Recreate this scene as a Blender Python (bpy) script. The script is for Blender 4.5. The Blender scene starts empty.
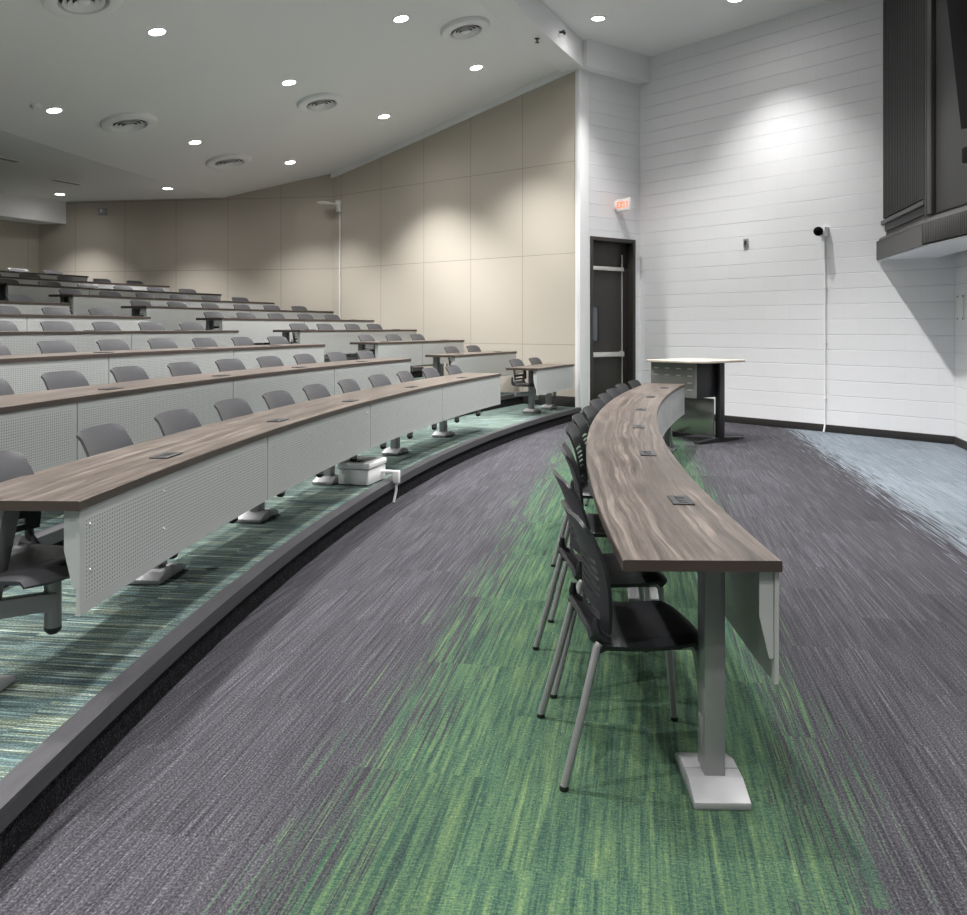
import bpy, bmesh, math, random
from mathutils import Vector, Matrix
random.seed(7)
S = bpy.context.scene
COL = S.collection
PI = math.pi
sin, cos, rad = math.sin, math.cos, math.radians

# ------------------------------------------------------------------ hall geometry (metres)
CX, CY = 25.69, 1.987            # centre of the concentric rows
RB = 26.93                       # front edge of the first tier
TREAD, RISE, DESK_H = 1.101, 0.174, 0.672
NT = 10
def pol(R, th, z=0.0):
    a = rad(th)
    return Vector((CX - R*cos(a), CY + R*sin(a), z))
def px_of(p):                    # where a point stands across the photograph (only used to leave out unseen repeats)
    return 483.5 + 900*p.x/max(p.y, .05)
A0 = Vector((2.553, 14.68, 0)); B0 = Vector((5.647, 10.78, 0))
U_DOOR = Vector((.783, .621, 0)).normalized()
U_WHITE = (B0-A0).normalized()
D1 = A0 - U_DOOR*1.41            # end of the door wall
W1a = Vector((1.44, 13.86, 0)); W1b = Vector((-2.96, 17.66, 0)); W2b = Vector((-9.6, 18.79, 0))
U_STAGE = Vector((-.24, -.97, 0)).normalized()
STAGE_END = B0 + U_STAGE*14.5
CEIL_F = 5.77
FLAT_H = 4.007                   # low rear ceiling
def crease(th): return min(35.0, max(31.5, 33.5 + .124*(th - 16.9)))
def cone_h(R, th=24.0):
    rc = crease(th)
    return 5.47 - (5.47-FLAT_H)*(min(R, rc) - 27)/(rc - 27)

# ------------------------------------------------------------------ mesh helpers
class MB:
    def __init__(self): self.bm = bmesh.new(); self.uv = self.bm.loops.layers.uv.new('UVMap')
    def quad(self, vs, uvs=None, mi=0):
        f = self.bm.faces.new(vs); f.material_index = mi
        if uvs:
            for l, u in zip(f.loops, uvs): l[self.uv].uv = u
        return f
    def box(self, c, s, rz=0.0, bevel=0.0, rot=None, seg=2, taper=None):
        b = bmesh.new(); bmesh.ops.create_cube(b, size=1.0)
        for v in b.verts:
            if taper and v.co.z > 0: v.co.x *= taper[0]; v.co.y *= taper[1]
            v.co = Vector((v.co.x*s[0], v.co.y*s[1], v.co.z*s[2]))
        if bevel > 0:
            bmesh.ops.bevel(b, geom=b.edges[:], offset=bevel, segments=seg, profile=.5, affect='EDGES')
        m = Matrix.Translation(Vector(c)) @ ((rot.to_4x4() if rot else Matrix.Rotation(rz, 4, 'Z')))
        self._merge(b, m); return self
    def prism(self, pts, z0, z1, bevel=0.0):
        b = bmesh.new()
        vs = [b.verts.new((p[0], p[1], z0)) for p in pts]
        f = b.faces.new(vs)
        r = bmesh.ops.extrude_face_region(b, geom=[f])
        for v in r['geom']:
            if isinstance(v, bmesh.types.BMVert): v.co.z = z1
        bmesh.ops.recalc_face_normals(b, faces=b.faces[:])
        if bevel > 0:
            bmesh.ops.bevel(b, geom=[e for e in b.edges if abs(e.verts[0].co.z-e.verts[1].co.z) < 1e-6], offset=bevel, segments=2, profile=.5, affect='EDGES')
        self._merge(b, Matrix.Identity(4)); return self
    def prism_m(self, pts, d, m):          # outline in local xy, thickness d along local z, placed by matrix m
        b = bmesh.new()
        vs = [b.verts.new((p[0], p[1], -d/2)) for p in pts]
        f = b.faces.new(vs)
        r = bmesh.ops.extrude_face_region(b, geom=[f])
        for v in r['geom']:
            if isinstance(v, bmesh.types.BMVert): v.co.z = d/2
        bmesh.ops.recalc_face_normals(b, faces=b.faces[:])
        self._merge(b, m); return self
    def tube(self, pts, r, n=10, caps=True):
        pts = [Vector(p) for p in pts]; rs = r if isinstance(r, (list, tuple)) else [r]*len(pts)
        rings = []
        up = None
        for i, p in enumerate(pts):
            d = (pts[min(i+1, len(pts)-1)] - pts[max(i-1, 0)]).normalized()
            if up is None:
                up = d.orthogonal().normalized()
            up = (up - d*up.dot(d)).normalized(); w = d.cross(up)
            rings.append([self.bm.verts.new(p + (up*cos(2*PI*k/n) + w*sin(2*PI*k/n))*rs[i]) for k in range(n)])
        for a, b in zip(rings, rings[1:]):
            for k in range(n): self.quad([a[k], a[(k+1) % n], b[(k+1) % n], b[k]])
        if caps:
            self.bm.faces.new(rings[0][::-1]); self.bm.faces.new(rings[-1])
        return self
    def lathe(self, prof, m=None, n=28):
        m = m or Matrix.Identity(4); rings = []
        for r, z in prof:
            if r < 1e-6: rings.append([self.bm.verts.new(m @ Vector((0, 0, z)))])
            else: rings.append([self.bm.verts.new(m @ Vector((r*cos(2*PI*k/n), r*sin(2*PI*k/n), z))) for k in range(n)])
        for a, b in zip(rings, rings[1:]):
            for k in range(n):
                k2 = (k+1) % n
                if len(a) == 1 and len(b) == 1: continue
                if len(a) == 1: self.quad([a[0], b[k2], b[k]])
                elif len(b) == 1: self.quad([a[k], a[k2], b[0]])
                else: self.quad([a[k], a[k2], b[k2], b[k]])
        return self
    def arc_slab(self, R0, R1, z0, z1, t0, t1, step=.5, bevel=0.0, zfun=None):
        """annular sector; UV = (arc length, radius) on top and bottom, (arc length, height) on the sides"""
        n = max(1, int(math.ceil((t1-t0)/step)))
        L = lambda t: rad(t-t0)*(R0+R1)/2
        rows = []
        for i in range(n+1):
            t = t0 + (t1-t0)*i/n
            if zfun: za, zb, zc, zd = zfun()
            else: za, zb, zc, zd = z0, z0, z1, z1
            rows.append((t, [self.bm.verts.new(pol(R0, t, za)), self.bm.verts.new(pol(R1, t, zb)), self.bm.verts.new(pol(R1, t, zd)), self.bm.verts.new(pol(R0, t, zc))]))
        for (ta, a), (tb, b) in zip(rows, rows[1:]):
            ua, ub = L(ta), L(tb)
            self.quad([a[0], b[0], b[1], a[1]], [(ua, 0), (ub, 0), (ub, R1-R0), (ua, R1-R0)])
            self.quad([a[3], a[2], b[2], b[3]], [(ua, 0), (ua, R1-R0), (ub, R1-R0), (ub, 0)])
            self.quad([a[0], a[3], b[3], b[0]], [(ua, z0), (ua, z1), (ub, z1), (ub, z0)])
            self.quad([a[1], b[1], b[2], a[2]], [(ua, z0), (ub, z0), (ub, z1), (ua, z1)])
        a = rows[0][1]; b = rows[-1][1]
        self.quad([a[0], a[1], a[2], a[3]], [(0, 0), (0, R1-R0), (.03, R1-R0), (.03, 0)])
        self.quad([b[3], b[2], b[1], b[0]], [(.03, 0), (.03, R1-R0), (0, R1-R0), (0, 0)])
        return self
    def _merge(self, b, m):
        me = bpy.data.meshes.new('tmp'); b.transform(m); b.to_mesh(me); b.free()
        self.bm.from_mesh(me); bpy.data.meshes.remove(me)
    def clip(self, planes):
        for co, no in planes:          # drops the side the normal points to
            g = self.bm.verts[:] + self.bm.edges[:] + self.bm.faces[:]
            r = bmesh.ops.bisect_plane(self.bm, geom=g, plane_co=co, plane_no=no, clear_outer=True)
            e = [x for x in r['geom_cut'] if isinstance(x, bmesh.types.BMEdge)]
            try: bmesh.ops.edgenet_fill(self.bm, edges=e)
            except Exception: pass
        return self
    def build(self, name, mats, parent=None, smooth=35, recalc=True):
        if recalc: bmesh.ops.recalc_face_normals(self.bm, faces=self.bm.faces[:])
        me = bpy.data.meshes.new(name)
        if parent is not None and not parent.get('_local'):
            off = parent.matrix_basis.translation.copy() if parent.parent is None else Vector(parent['_o'])
            self.bm.transform(Matrix.Translation(-off))
        self.bm.to_mesh(me); self.bm.free()
        for m in (mats if isinstance(mats, (list, tuple)) else [mats]): me.materials.append(m)
        if smooth:
            me.shade_smooth(); me.set_sharp_from_angle(angle=rad(smooth))
        o = bpy.data.objects.new(name, me); COL.objects.link(o)
        if parent is not None:
            o.parent = parent
            OFF[o.name] = parent
        return o
OFF = {}
_ROOTS = {}

class Thing:
    """an Empty at a thing's base; parts are modelled in hall coordinates unless local=True"""
    def __init__(self, name, label, cat, loc=(0, 0, 0), rz=0.0, group=None, local=False):
        o = bpy.data.objects.new(name, None); COL.objects.link(o)
        o.location = loc; o.rotation_euler = (0, 0, rz); o.empty_display_size = .1
        o['label'] = label; o['category'] = cat
        if group: o['group'] = group
        self.o = o; self.off = Vector(loc); self.local = local
    def part(self, name, mb, mats, parent=None, smooth=35, label=None):
        if not self.local: mb.bm.transform(Matrix.Translation(-self.off))
        o = mb.build(name, mats, None, smooth)
        o.parent = parent or self.o
        if label: o['label'] = label
        return o
def single(name, mb, mats, label, cat, group=None, smooth=35):
    c = Vector((0, 0, 0)); vs = [v.co for v in mb.bm.verts]
    lo = Vector((min(v.x for v in vs), min(v.y for v in vs), min(v.z for v in vs)))
    hi = Vector((max(v.x for v in vs), max(v.y for v in vs), max(v.z for v in vs)))
    c = (lo+hi)/2; c.z = lo.z
    mb.bm.transform(Matrix.Translation(-c))
    o = mb.build(name, mats, None, smooth); o.location = c
    o['label'] = label; o['category'] = cat
    if group: o['group'] = group
    return o
def struct(name, mb, mats, smooth=30):
    o = mb.build(name, mats, None, smooth); o['kind'] = 'structure'; return o
def copy_tree(o, parent=None):
    c = o.copy(); COL.objects.link(c)
    if parent is not None: c.parent = parent
    for ch in list(o.children): copy_tree(ch, c)
    return c
ORD = ['first', 'second', 'third', 'fourth', 'fifth', 'sixth', 'seventh', 'eighth', 'ninth', 'tenth', 'eleventh', 'twelfth', 'thirteenth']

# ------------------------------------------------------------------ materials
def new_mat(name):
    m = bpy.data.materials.new(name); m.use_nodes = True
    nt = m.node_tree; b = nt.nodes['Principled BSDF']
    return m, nt, b
class N:
    """tiny node-graph helper"""
    def __init__(self, nt): self.nt = nt
    def __call__(self, t, **kw):
        n = self.nt.nodes.new(t)
        for k, v in kw.items():
            if k.startswith('i_'):
                key = k[2:]; key = int(key) if key.isdigit() else key.replace('_', ' ')
                self.set(n.inputs[key], v)
            else: setattr(n, k, v)
        return n
    def set(self, sock, v):
        if isinstance(v, bpy.types.NodeSocket): self.nt.links.new(v, sock)
        elif isinstance(v, bpy.types.Node): self.nt.links.new(v.outputs[0], sock)
        else: sock.default_value = v
    def math(self, op, a, b=None, c=None, clamp=False):
        n = self.nt.nodes.new('ShaderNodeMath'); n.operation = op; n.use_clamp = clamp
        self.set(n.inputs[0], a)
        if b is not None: self.set(n.inputs[1], b)
        if c is not None: self.set(n.inputs[2], c)
        return n.outputs[0]
    def mix(self, f, a, b, blend='MIX'):
        n = self.nt.nodes.new('ShaderNodeMix'); n.data_type = 'RGBA'; n.blend_type = blend
        self.set(n.inputs[0], f); self.set(n.inputs[6], a); self.set(n.inputs[7], b)
        return n.outputs[2]
    def ramp(self, f, stops, interp='LINEAR'):
        n = self.nt.nodes.new('ShaderNodeValToRGB'); n.color_ramp.interpolation = interp
        el = n.color_ramp.elements
        while len(el) < len(stops): el.new(.5)
        for e, (p, c) in zip(el, stops):
            e.position = p; e.color = (c[0], c[1], c[2], 1)
        self.set(n.inputs[0], f); return n.outputs[0]
    def noise(self, vec, scale, detail=2, rough=.5, dim='3D'):
        n = self.nt.nodes.new('ShaderNodeTexNoise'); n.noise_dimensions = dim
        self.set(n.inputs['Vector'], vec); n.inputs['Scale'].default_value = scale
        n.inputs['Detail'].default_value = detail; n.inputs['Roughness'].default_value = rough
        return n.outputs[0]
    def smooth(self, x, a, b):
        n = self.nt.nodes.new('ShaderNodeMapRange'); n.interpolation_type = 'SMOOTHSTEP'
        self.set(n.inputs[0], x); n.inputs[1].default_value = a; n.inputs[2].default_value = b
        return n.outputs[0]
    def comb(self, x, y, z=0.0):
        n = self.nt.nodes.new('ShaderNodeCombineXYZ')
        self.set(n.inputs[0], x); self.set(n.inputs[1], y); self.set(n.inputs[2], z); return n.outputs[0]
    def bump(self, h, strength, dist, b):
        n = self.nt.nodes.new('ShaderNodeBump'); n.inputs['Strength'].default_value = strength
        n.inputs['Distance'].default_value = dist; self.set(n.inputs['Height'], h)
        self.nt.links.new(n.outputs[0], b.inputs['Normal'])

def plain(name, col, rough=.5, metal=0.0, spec=.5, bump=None, mottle=0.0):
    m, nt, b = new_mat(name); n = N(nt)
    b.inputs['Base Color'].default_value = (*col, 1); b.inputs['Roughness'].default_value = rough
    b.inputs['Metallic'].default_value = metal; b.inputs['Specular IOR Level'].default_value = spec
    geo = n('ShaderNodeTexCoord').outputs['Object']
    if mottle:
        f = n.noise(geo, 6, 3)
        c = n.mix(f, (*[x*(1-mottle) for x in col], 1), (*[min(1, x*(1+mottle)) for x in col], 1))
        nt.links.new(c, b.inputs['Base Color'])
    if bump: n.bump(n.noise(geo, bump[0], 2), bump[1], bump[2], b)
    return m
def pos_uv(n, ang):
    """world position turned into (across, along) of a direction ang degrees right of +Y"""
    p = n('ShaderNodeNewGeometry').outputs['Position']
    sp = n('ShaderNodeSeparateXYZ', i_0=p)
    x, y = sp.outputs[0], sp.outputs[1]
    ca, sa = cos(rad(ang)), sin(rad(ang))
    u = n.math('SUBTRACT', n.math('MULTIPLY', x, ca), n.math('MULTIPLY', y, sa))
    v = n.math('ADD', n.math('MULTIPLY', x, sa), n.math('MULTIPLY', y, ca))
    return u, v
def tiles(n, u, v, w, l):
    """a random number for each carpet tile (w across, l along, every other column shifted)"""
    cu = n.math('FLOOR', n.math('DIVIDE', u, w))
    sh = n.math('MULTIPLY', n.math('MODULO', n.math('ABSOLUTE', cu), 2.0), .5)
    cv = n.math('FLOOR', n.math('ADD', n.math('DIVIDE', v, l), sh))
    w_ = n('ShaderNodeTexWhiteNoise', noise_dimensions='2D'); n.set(w_.inputs['Vector'], n.comb(cu, cv))
    return w_.outputs['Value']
def floor_carpet():
    m, nt, b = new_mat('floor carpet'); n = N(nt)
    u, v = pos_uv(n, 9.87)
    t = tiles(n, u, v, .48, .92)
    off = n.math('MULTIPLY', t, 37.0)
    vv = n.math('ADD', v, off)
    streak = n.noise(n.comb(n.math('MULTIPLY', u, 120.0), n.math('MULTIPLY', vv, 1.6), off), 1.0, 3, .65)
    streak2 = n.noise(n.comb(n.math('MULTIPLY', u, 62.0), n.math('MULTIPLY', vv, 2.0), n.math('ADD', off, 9.0)), 1.0, 3, .7)
    broad = n.noise(n.comb(n.math('MULTIPLY', u, 7.0), n.math('MULTIPLY', vv, .8), off), 1.0, 2)
    speck = n.noise(n.comb(n.math('MULTIPLY', u, 170.0), n.math('MULTIPLY', v, 110.0)), 1.0, 1, .7)
    weave = n.noise(n.comb(n.math('MULTIPLY', u, 40.0), n.math('MULTIPLY', v, 190.0)), 1.0, 1, .6)
    g = n.math('ADD', n.math('MULTIPLY', streak, .48), n.math('MULTIPLY', speck, .52))
    grey = n.ramp(g, [(.30, (.010, .0095, .012)), (.48, (.035, .0335, .039)), (.60, (.072, .070, .079)), (.74, (.18, .175, .195))])
    green = n.ramp(n.math('ADD', n.math('MULTIPLY', streak2, .50), n.math('MULTIPLY', n.math('ADD', n.math('MULTIPLY', weave, .5), n.math('MULTIPLY', speck, .5)), .50)),
                   [(.28, (.008, .014, .016)), (.41, (.020, .042, .034)), (.50, (.038, .074, .046)), (.59, (.072, .114, .056)), (.72, (.155, .19, .075))])
    blue = n.ramp(g, [(.28, (.05, .058, .070)), (.5, (.135, .158, .182)), (.72, (.30, .335, .365))])
    # green drift between two soft, streaky edges; blue drift along the stage wall
    up = n.smooth(u, -1.25, -.30); dn = n.math('SUBTRACT', 1.0, n.smooth(u, .10, .90))
    band = n.math('MULTIPLY', up, dn)
    k = n.math('ADD', n.math('MULTIPLY', band, 1.10), n.math('MULTIPLY', n.math('SUBTRACT', streak, .5), 2.6))
    k = n.math('ADD', k, n.math('MULTIPLY', n.math('SUBTRACT', broad, .5), .55))
    mask = n.math('MULTIPLY', n.smooth(k, .34, .66), n.smooth(band, .015, .12))
    c = n.mix(mask, grey, green)
    bb = n.smooth(u, 1.65, 2.45)
    kb = n.math('ADD', bb, n.math('MULTIPLY', n.math('SUBTRACT', streak, .5), 2.2))
    mb_ = n.math('MULTIPLY', n.smooth(kb, .4, .62), n.smooth(bb, .01, .1))
    c = n.mix(mb_, c, blue)
    tone = n.math('ADD', .80, n.math('ADD', n.math('MULTIPLY', t, .22), n.math('MULTIPLY', broad, .22)))
    c = n.mix(1.0, c, n.comb(tone, tone, tone), 'MULTIPLY')
    nt.links.new(c, b.inputs['Base Color'])
    b.inputs['Roughness'].default_value = .95; b.inputs['Specular IOR Level'].default_value = .1
    n.bump(speck, .5, .004, b)
    return m
def tier_carpet():
    m, nt, b = new_mat('tier carpet'); n = N(nt)
    u, v = pos_uv(n, 98.5)
    t = tiles(n, u, v, .46, .46)
    off = n.math('MULTIPLY', t, 31.0)
    vv = n.math('ADD', v, off)
    st = n.noise(n.comb(n.math('MULTIPLY', u, 105.0), n.math('MULTIPLY', vv, 2.6), off), 1.0, 3, .7)
    st2 = n.noise(n.comb(n.math('MULTIPLY', u, 60.0), n.math('MULTIPLY', vv, 1.9), n.math('ADD', off, 5.0)), 1.0, 3, .65)
    sp = n.noise(n.comb(n.math('MULTIPLY', u, 190.0), n.math('MULTIPLY', v, 120.0)), 1.0, 1, .7)
    hue = n.ramp(st2, [(.30, (.030, .048, .058)), (.42, (.032, .048, .045)), (.50, (.052, .076, .080)), (.58, (.068, .080, .055)), (.68, (.12, .150, .160))])
    val = n.ramp(n.math('ADD', n.math('MULTIPLY', st, .7), n.math('MULTIPLY', sp, .3)), [(.32, (.20, .22, .24)), (.5, (1.3, 1.3, 1.3)), (.64, (4.6, 4.5, 4.2))])
    c = n.mix(1.0, hue, val, 'MULTIPLY')
    nt.links.new(c, b.inputs['Base Color'])
    b.inputs['Roughness'].default_value = .95; b.inputs['Specular IOR Level'].default_value = .1
    n.bump(sp, .5, .004, b)
    return m
def riser_carpet():
    m, nt, b = new_mat('riser carpet'); n = N(nt)
    p = n('ShaderNodeNewGeometry').outputs['Position']
    sp = n.noise(p, 150, 1, .7); br = n.noise(p, 22, 2)
    c = n.ramp(n.math('ADD', n.math('MULTIPLY', sp, .8), n.math('MULTIPLY', br, .2)), [(.35, (.007, .0065, .008)), (.55, (.020, .019, .022)), (.72, (.08, .078, .08))])
    nt.links.new(c, b.inputs['Base Color']); b.inputs['Roughness'].default_value = .95
    b.inputs['Specular IOR Level'].default_value = .1
    n.bump(sp, .5, .004, b); return m
def nosing_mat():
    m, nt, b = new_mat('ribbed nosing'); n = N(nt)
    uv = n('ShaderNodeUVMap').outputs[0]; s = n('ShaderNodeSeparateXYZ', i_0=uv)
    w = n.math('SINE', n.math('MULTIPLY', s.outputs[1], 2*PI/.0075))
    f = n.noise(n.comb(n.math('MULTIPLY', s.outputs[0], 6.0), n.math('MULTIPLY', s.outputs[1], 90.0)), 1, 2)
    c = n.mix(f, (.032, .031, .035, 1), (.060, .058, .064, 1))
    nt.links.new(c, b.inputs['Base Color']); b.inputs['Roughness'].default_value = .5
    n.bump(w, .35, .002, b); return m
def wood_mat():
    m, nt, b = new_mat('walnut laminate'); n = N(nt)
    uv = n('ShaderNodeUVMap').outputs[0]; s = n('ShaderNodeSeparateXYZ', i_0=uv)
    u, v = s.outputs[0], s.outputs[1]
    warp = n.noise(n.comb(n.math('MULTIPLY', u, .9), n.math('MULTIPLY', v, 5.0)), 1, 2, .5)
    vv = n.math('ADD', n.math('MULTIPLY', v, 1.0), n.math('MULTIPLY', n.math('SUBTRACT', warp, .5), .12))
    rings = n.noise(n.comb(n.math('MULTIPLY', u, .55), n.math('MULTIPLY', vv, 46.0)), 1, 5, .66)
    fine = n.noise(n.comb(n.math('MULTIPLY', u, 5.0), n.math('MULTIPLY', vv, 260.0)), 1, 2, .65)
    blot = n.noise(n.comb(n.math('MULTIPLY', u, 2.2), n.math('MULTIPLY', v, 7.0), 4.0), 1, 3, .55)
    k = n.math('ADD', n.math('ADD', n.math('MULTIPLY', rings, .50), n.math('MULTIPLY', fine, .32)), n.math('MULTIPLY', blot, .18))
    c = n.ramp(k, [(.36, (.018, .0125, .010)), (.45, (.047, .0355, .0295)), (.53, (.090, .0715, .060)), (.63, (.22, .182, .156))])
    nt.links.new(c, b.inputs['Base Color']); b.inputs['Roughness'].default_value = .33
    b.inputs['Specular IOR Level'].default_value = .5
    n.bump(fine, .06, .001, b); return m
def perforated_mat(name, col, shaded=False):
    m, nt, b = new_mat(name); n = N(nt)
    uv = n('ShaderNodeUVMap').outputs[0]; s = n('ShaderNodeSeparateXYZ', i_0=uv)
    p = .0138
    fu = n.math('SUBTRACT', n.math('FRACT', n.math('DIVIDE', s.outputs[0], p*1.35)), .5)
    fv = n.math('SUBTRACT', n.math('FRACT', n.math('DIVIDE', s.outputs[1], p)), .5)
    fu = n.math('MULTIPLY', fu, 1.35)
    d = n.math('SQRT', n.math('ADD', n.math('MULTIPLY', fu, fu), n.math('MULTIPLY', fv, fv)))
    hole = n.math('LESS_THAN', d, .235 if shaded else .30)
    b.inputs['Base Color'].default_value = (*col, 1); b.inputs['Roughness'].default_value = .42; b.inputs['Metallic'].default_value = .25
    tr = n('ShaderNodeBsdfDiffuse', i_Color=(.13, .13, .13, 1)) if shaded else n('ShaderNodeBsdfTransparent'); mx = n('ShaderNodeMixShader')  # opaque grey holes: the dark under the desks put into the colour
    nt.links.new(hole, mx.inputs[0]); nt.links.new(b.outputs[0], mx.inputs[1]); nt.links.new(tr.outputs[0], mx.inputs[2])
    nt.links.new(mx.outputs[0], nt.nodes['Material Output'].inputs['Surface'])
    return m
def block_wall():
    m, nt, b = new_mat('painted block wall'); n = N(nt)
    uv = n('ShaderNodeUVMap').outputs[0]
    mp = n('ShaderNodeMapping'); n.set(mp.inputs[0], uv); mp.inputs[1].default_value = (.1, -.087, 0)
    br = n('ShaderNodeTexBrick', offset=.5, squash=1.0)
    n.set(br.inputs['Vector'], mp.outputs[0])
    for k, val in (('Scale', 1.0), ('Mortar Size', .0035), ('Mortar Smooth', .6), ('Brick Width', .4064), ('Row Height', .2032), ('Bias', 0.0)):
        br.inputs[k].default_value = val
    br.inputs['Color1'].default_value = (.77, .77, .79, 1); br.inputs['Color2'].default_value = (.785, .785, .805, 1)
    br.inputs['Mortar'].default_value = (.74, .74, .76, 1)
    g = n.noise(uv, 60, 3); 
    c = n.mix(n.math('MULTIPLY', n.noise(uv, 1.3, 2), .12), br.outputs[0], (.6, .6, .62, 1))
    nt.links.new(c, b.inputs['Base Color']); b.inputs['Roughness'].default_value = .42
    b.inputs['Specular IOR Level'].default_value = .4
    sv = n('ShaderNodeSeparateXYZ', i_0=mp.outputs[0])
    fr = n.math('ABSOLUTE', n.math('SUBTRACT', n.math('FRACT', n.math('ADD', n.math('DIVIDE', sv.outputs[1], .2032), .5)), .5))
    line = n.math('SUBTRACT', 1.0, n.smooth(fr, .010, .030))
    line = n.math('MULTIPLY', line, n.math('ADD', .4, n.math('MULTIPLY', n.noise(n.comb(n.math('MULTIPLY', sv.outputs[0], 1.2), n.math('MULTIPLY', sv.outputs[1], 5.0)), 1, 2), 1.0)))
    h = n.math('SUBTRACT', n.math('MULTIPLY', g, .10), n.math('ADD', line, n.math('MULTIPLY', br.outputs['Fac'], .18)))
    n.bump(h, .8, .008, b); return m
def beige_wall():
    m, nt, b = new_mat('beige acoustic panels'); n = N(nt)
    uv = n('ShaderNodeUVMap').outputs[0]
    mp = n('ShaderNodeMapping'); n.set(mp.inputs[0], uv); mp.inputs[1].default_value = (.05, -2.555+1.42*2, 0)
    br = n('ShaderNodeTexBrick', offset=0.0, squash=1.0); n.set(br.inputs['Vector'], mp.outputs[0])
    for k, val in (('Scale', 1.0), ('Mortar Size', .004), ('Mortar Smooth', .2), ('Brick Width', 1.12), ('Row Height', 1.42), ('Bias', 0.0)):
        br.inputs[k].default_value = val
    br.inputs['Color1'].default_value = (.52, .475, .41, 1); br.inputs['Color2'].default_value = (.505, .462, .40, 1)
    br.inputs['Mortar'].default_value = (.25, .225, .19, 1)
    f = n.noise(uv, 45, 4, .7)
    c = n.mix(f, br.outputs[0], n.mix(1.0, br.outputs[0], (.82, .82, .82, 1), 'MULTIPLY'))
    nt.links.new(c, b.inputs['Base Color']); b.inputs['Roughness'].default_value = .9; b.inputs['Specular IOR Level'].default_value = .15
    h = n.math('SUBTRACT', n.math('MULTIPLY', n.noise(uv, 220, 2), .2), br.outputs['Fac'])
    n.bump(h, .5, .004, b); return m
def emit(name, col, s):
    m, nt, b = new_mat(name)
    b.inputs['Base Color'].default_value = (*col, 1)
    b.inputs['Emission Color'].default_value = (*col, 1); b.inputs['Emission Strength'].default_value = s
    return m

M_FLOOR = floor_carpet(); M_TIER = tier_carpet(); M_RISER = riser_carpet(); M_NOSE = nosing_mat(); M_WOOD = wood_mat(); M_EDGE = plain('walnut edge band', (.052, .038, .032), .4, mottle=.25)
M_PERF = perforated_mat('perforated steel', (.45, .46, .455)); M_PERF_SHADE = perforated_mat('lined perforated steel', (.50, .51, .505), True); M_PANEL = plain('panel steel', (.45, .46, .455), .42, .2)  # tier desk holes carry painted shade, no real backing
M_SILVER = plain('silver powder coat', (.30, .30, .305), .40, .5)
M_SILVER2 = plain('light silver casting', (.33, .33, .34), .40, .25)
M_GREYPL = plain('grey seat plastic', (.050, .050, .055), .42, bump=(420, .12, .001), mottle=.06)
M_BLKPL = plain('black chair plastic', (.015, .0155, .018), .40, bump=(420, .12, .001))
M_BLACK = plain('black metal', (.012, .012, .013), .42)
M_DARKHOLE = plain('socket black', (.02, .02, .022), .35)
M_SOCKET = plain('socket grey', (.028, .028, .030), .42)
M_BLOCK = block_wall(); M_BEIGE = beige_wall()
M_CEIL = plain('ceiling paint', (.80, .805, .81), .85, bump=(260, .12, .002))
M_WHITE = plain('white paint', (.80, .80, .815), .6)
M_WPLAST = plain('white plastic', (.80, .80, .80), .35)
M_BASE = plain('black vinyl base', (.022, .020, .019), .5)
M_DOOR = plain('dark bronze door', (.034, .031, .028), .42, .2)
M_FRAME = plain('dark bronze frame', (.042, .038, .034), .4, .2)
M_ALU = plain('brushed aluminium', (.62, .61, .59), .32, .7)
M_GLASS = plain('dark lite glass', (.10, .12, .14), .1)
M_CAB = plain('charcoal laminate', (.026, .025, .0245), .5, mottle=.05)
M_CAB2 = plain('charcoal trim', (.052, .050, .049), .45, mottle=.05)
M_CAB_DK = plain('charcoal shadow trim', (.025, .024, .024), .5)
M_SCREEN = plain('screen black', (.002, .002, .0025), .6, spec=.06)
M_PODTOP = plain('pale podium laminate', (.40, .36, .31), .3, mottle=.08)
M_PODGREY = plain('podium grey steel', (.20, .196, .188), .5, .0)
M_PODPANEL = plain('satin podium panel', (.33, .33, .31), .22, .8)
M_LAMP = emit('lamp lens', (1, .985, .95), 14.0)
M_EXIT = emit('exit red', (1.0, .13, .03), 1.1)
M_RED = plain('exit face', (.85, .70, .66), .5)

# ------------------------------------------------------------------ setting
PL_W1 = (W1a, Vector((.654, .757, 0)).normalized())
d2 = (W2b-W1b).normalized(); PL_W2 = (W1b, Vector((-d2.y, d2.x, 0))*-1 if False else Vector((-d2.y, d2.x, 0)))
if PL_W2[1].y < 0: PL_W2 = (W1b, -PL_W2[1])
PL_WHITE = (A0, Vector((.783, .621, 0)).normalized())
PL_DOOR = (A0, Vector((-.621, .783, 0)).normalized())
PL_STAGE = (B0, Vector((.97, -.24, 0)).normalized())
NEAR_Y = -4.2
PL_NEAR = (Vector((0, NEAR_Y, 0)), Vector((0, -1, 0)))

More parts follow.
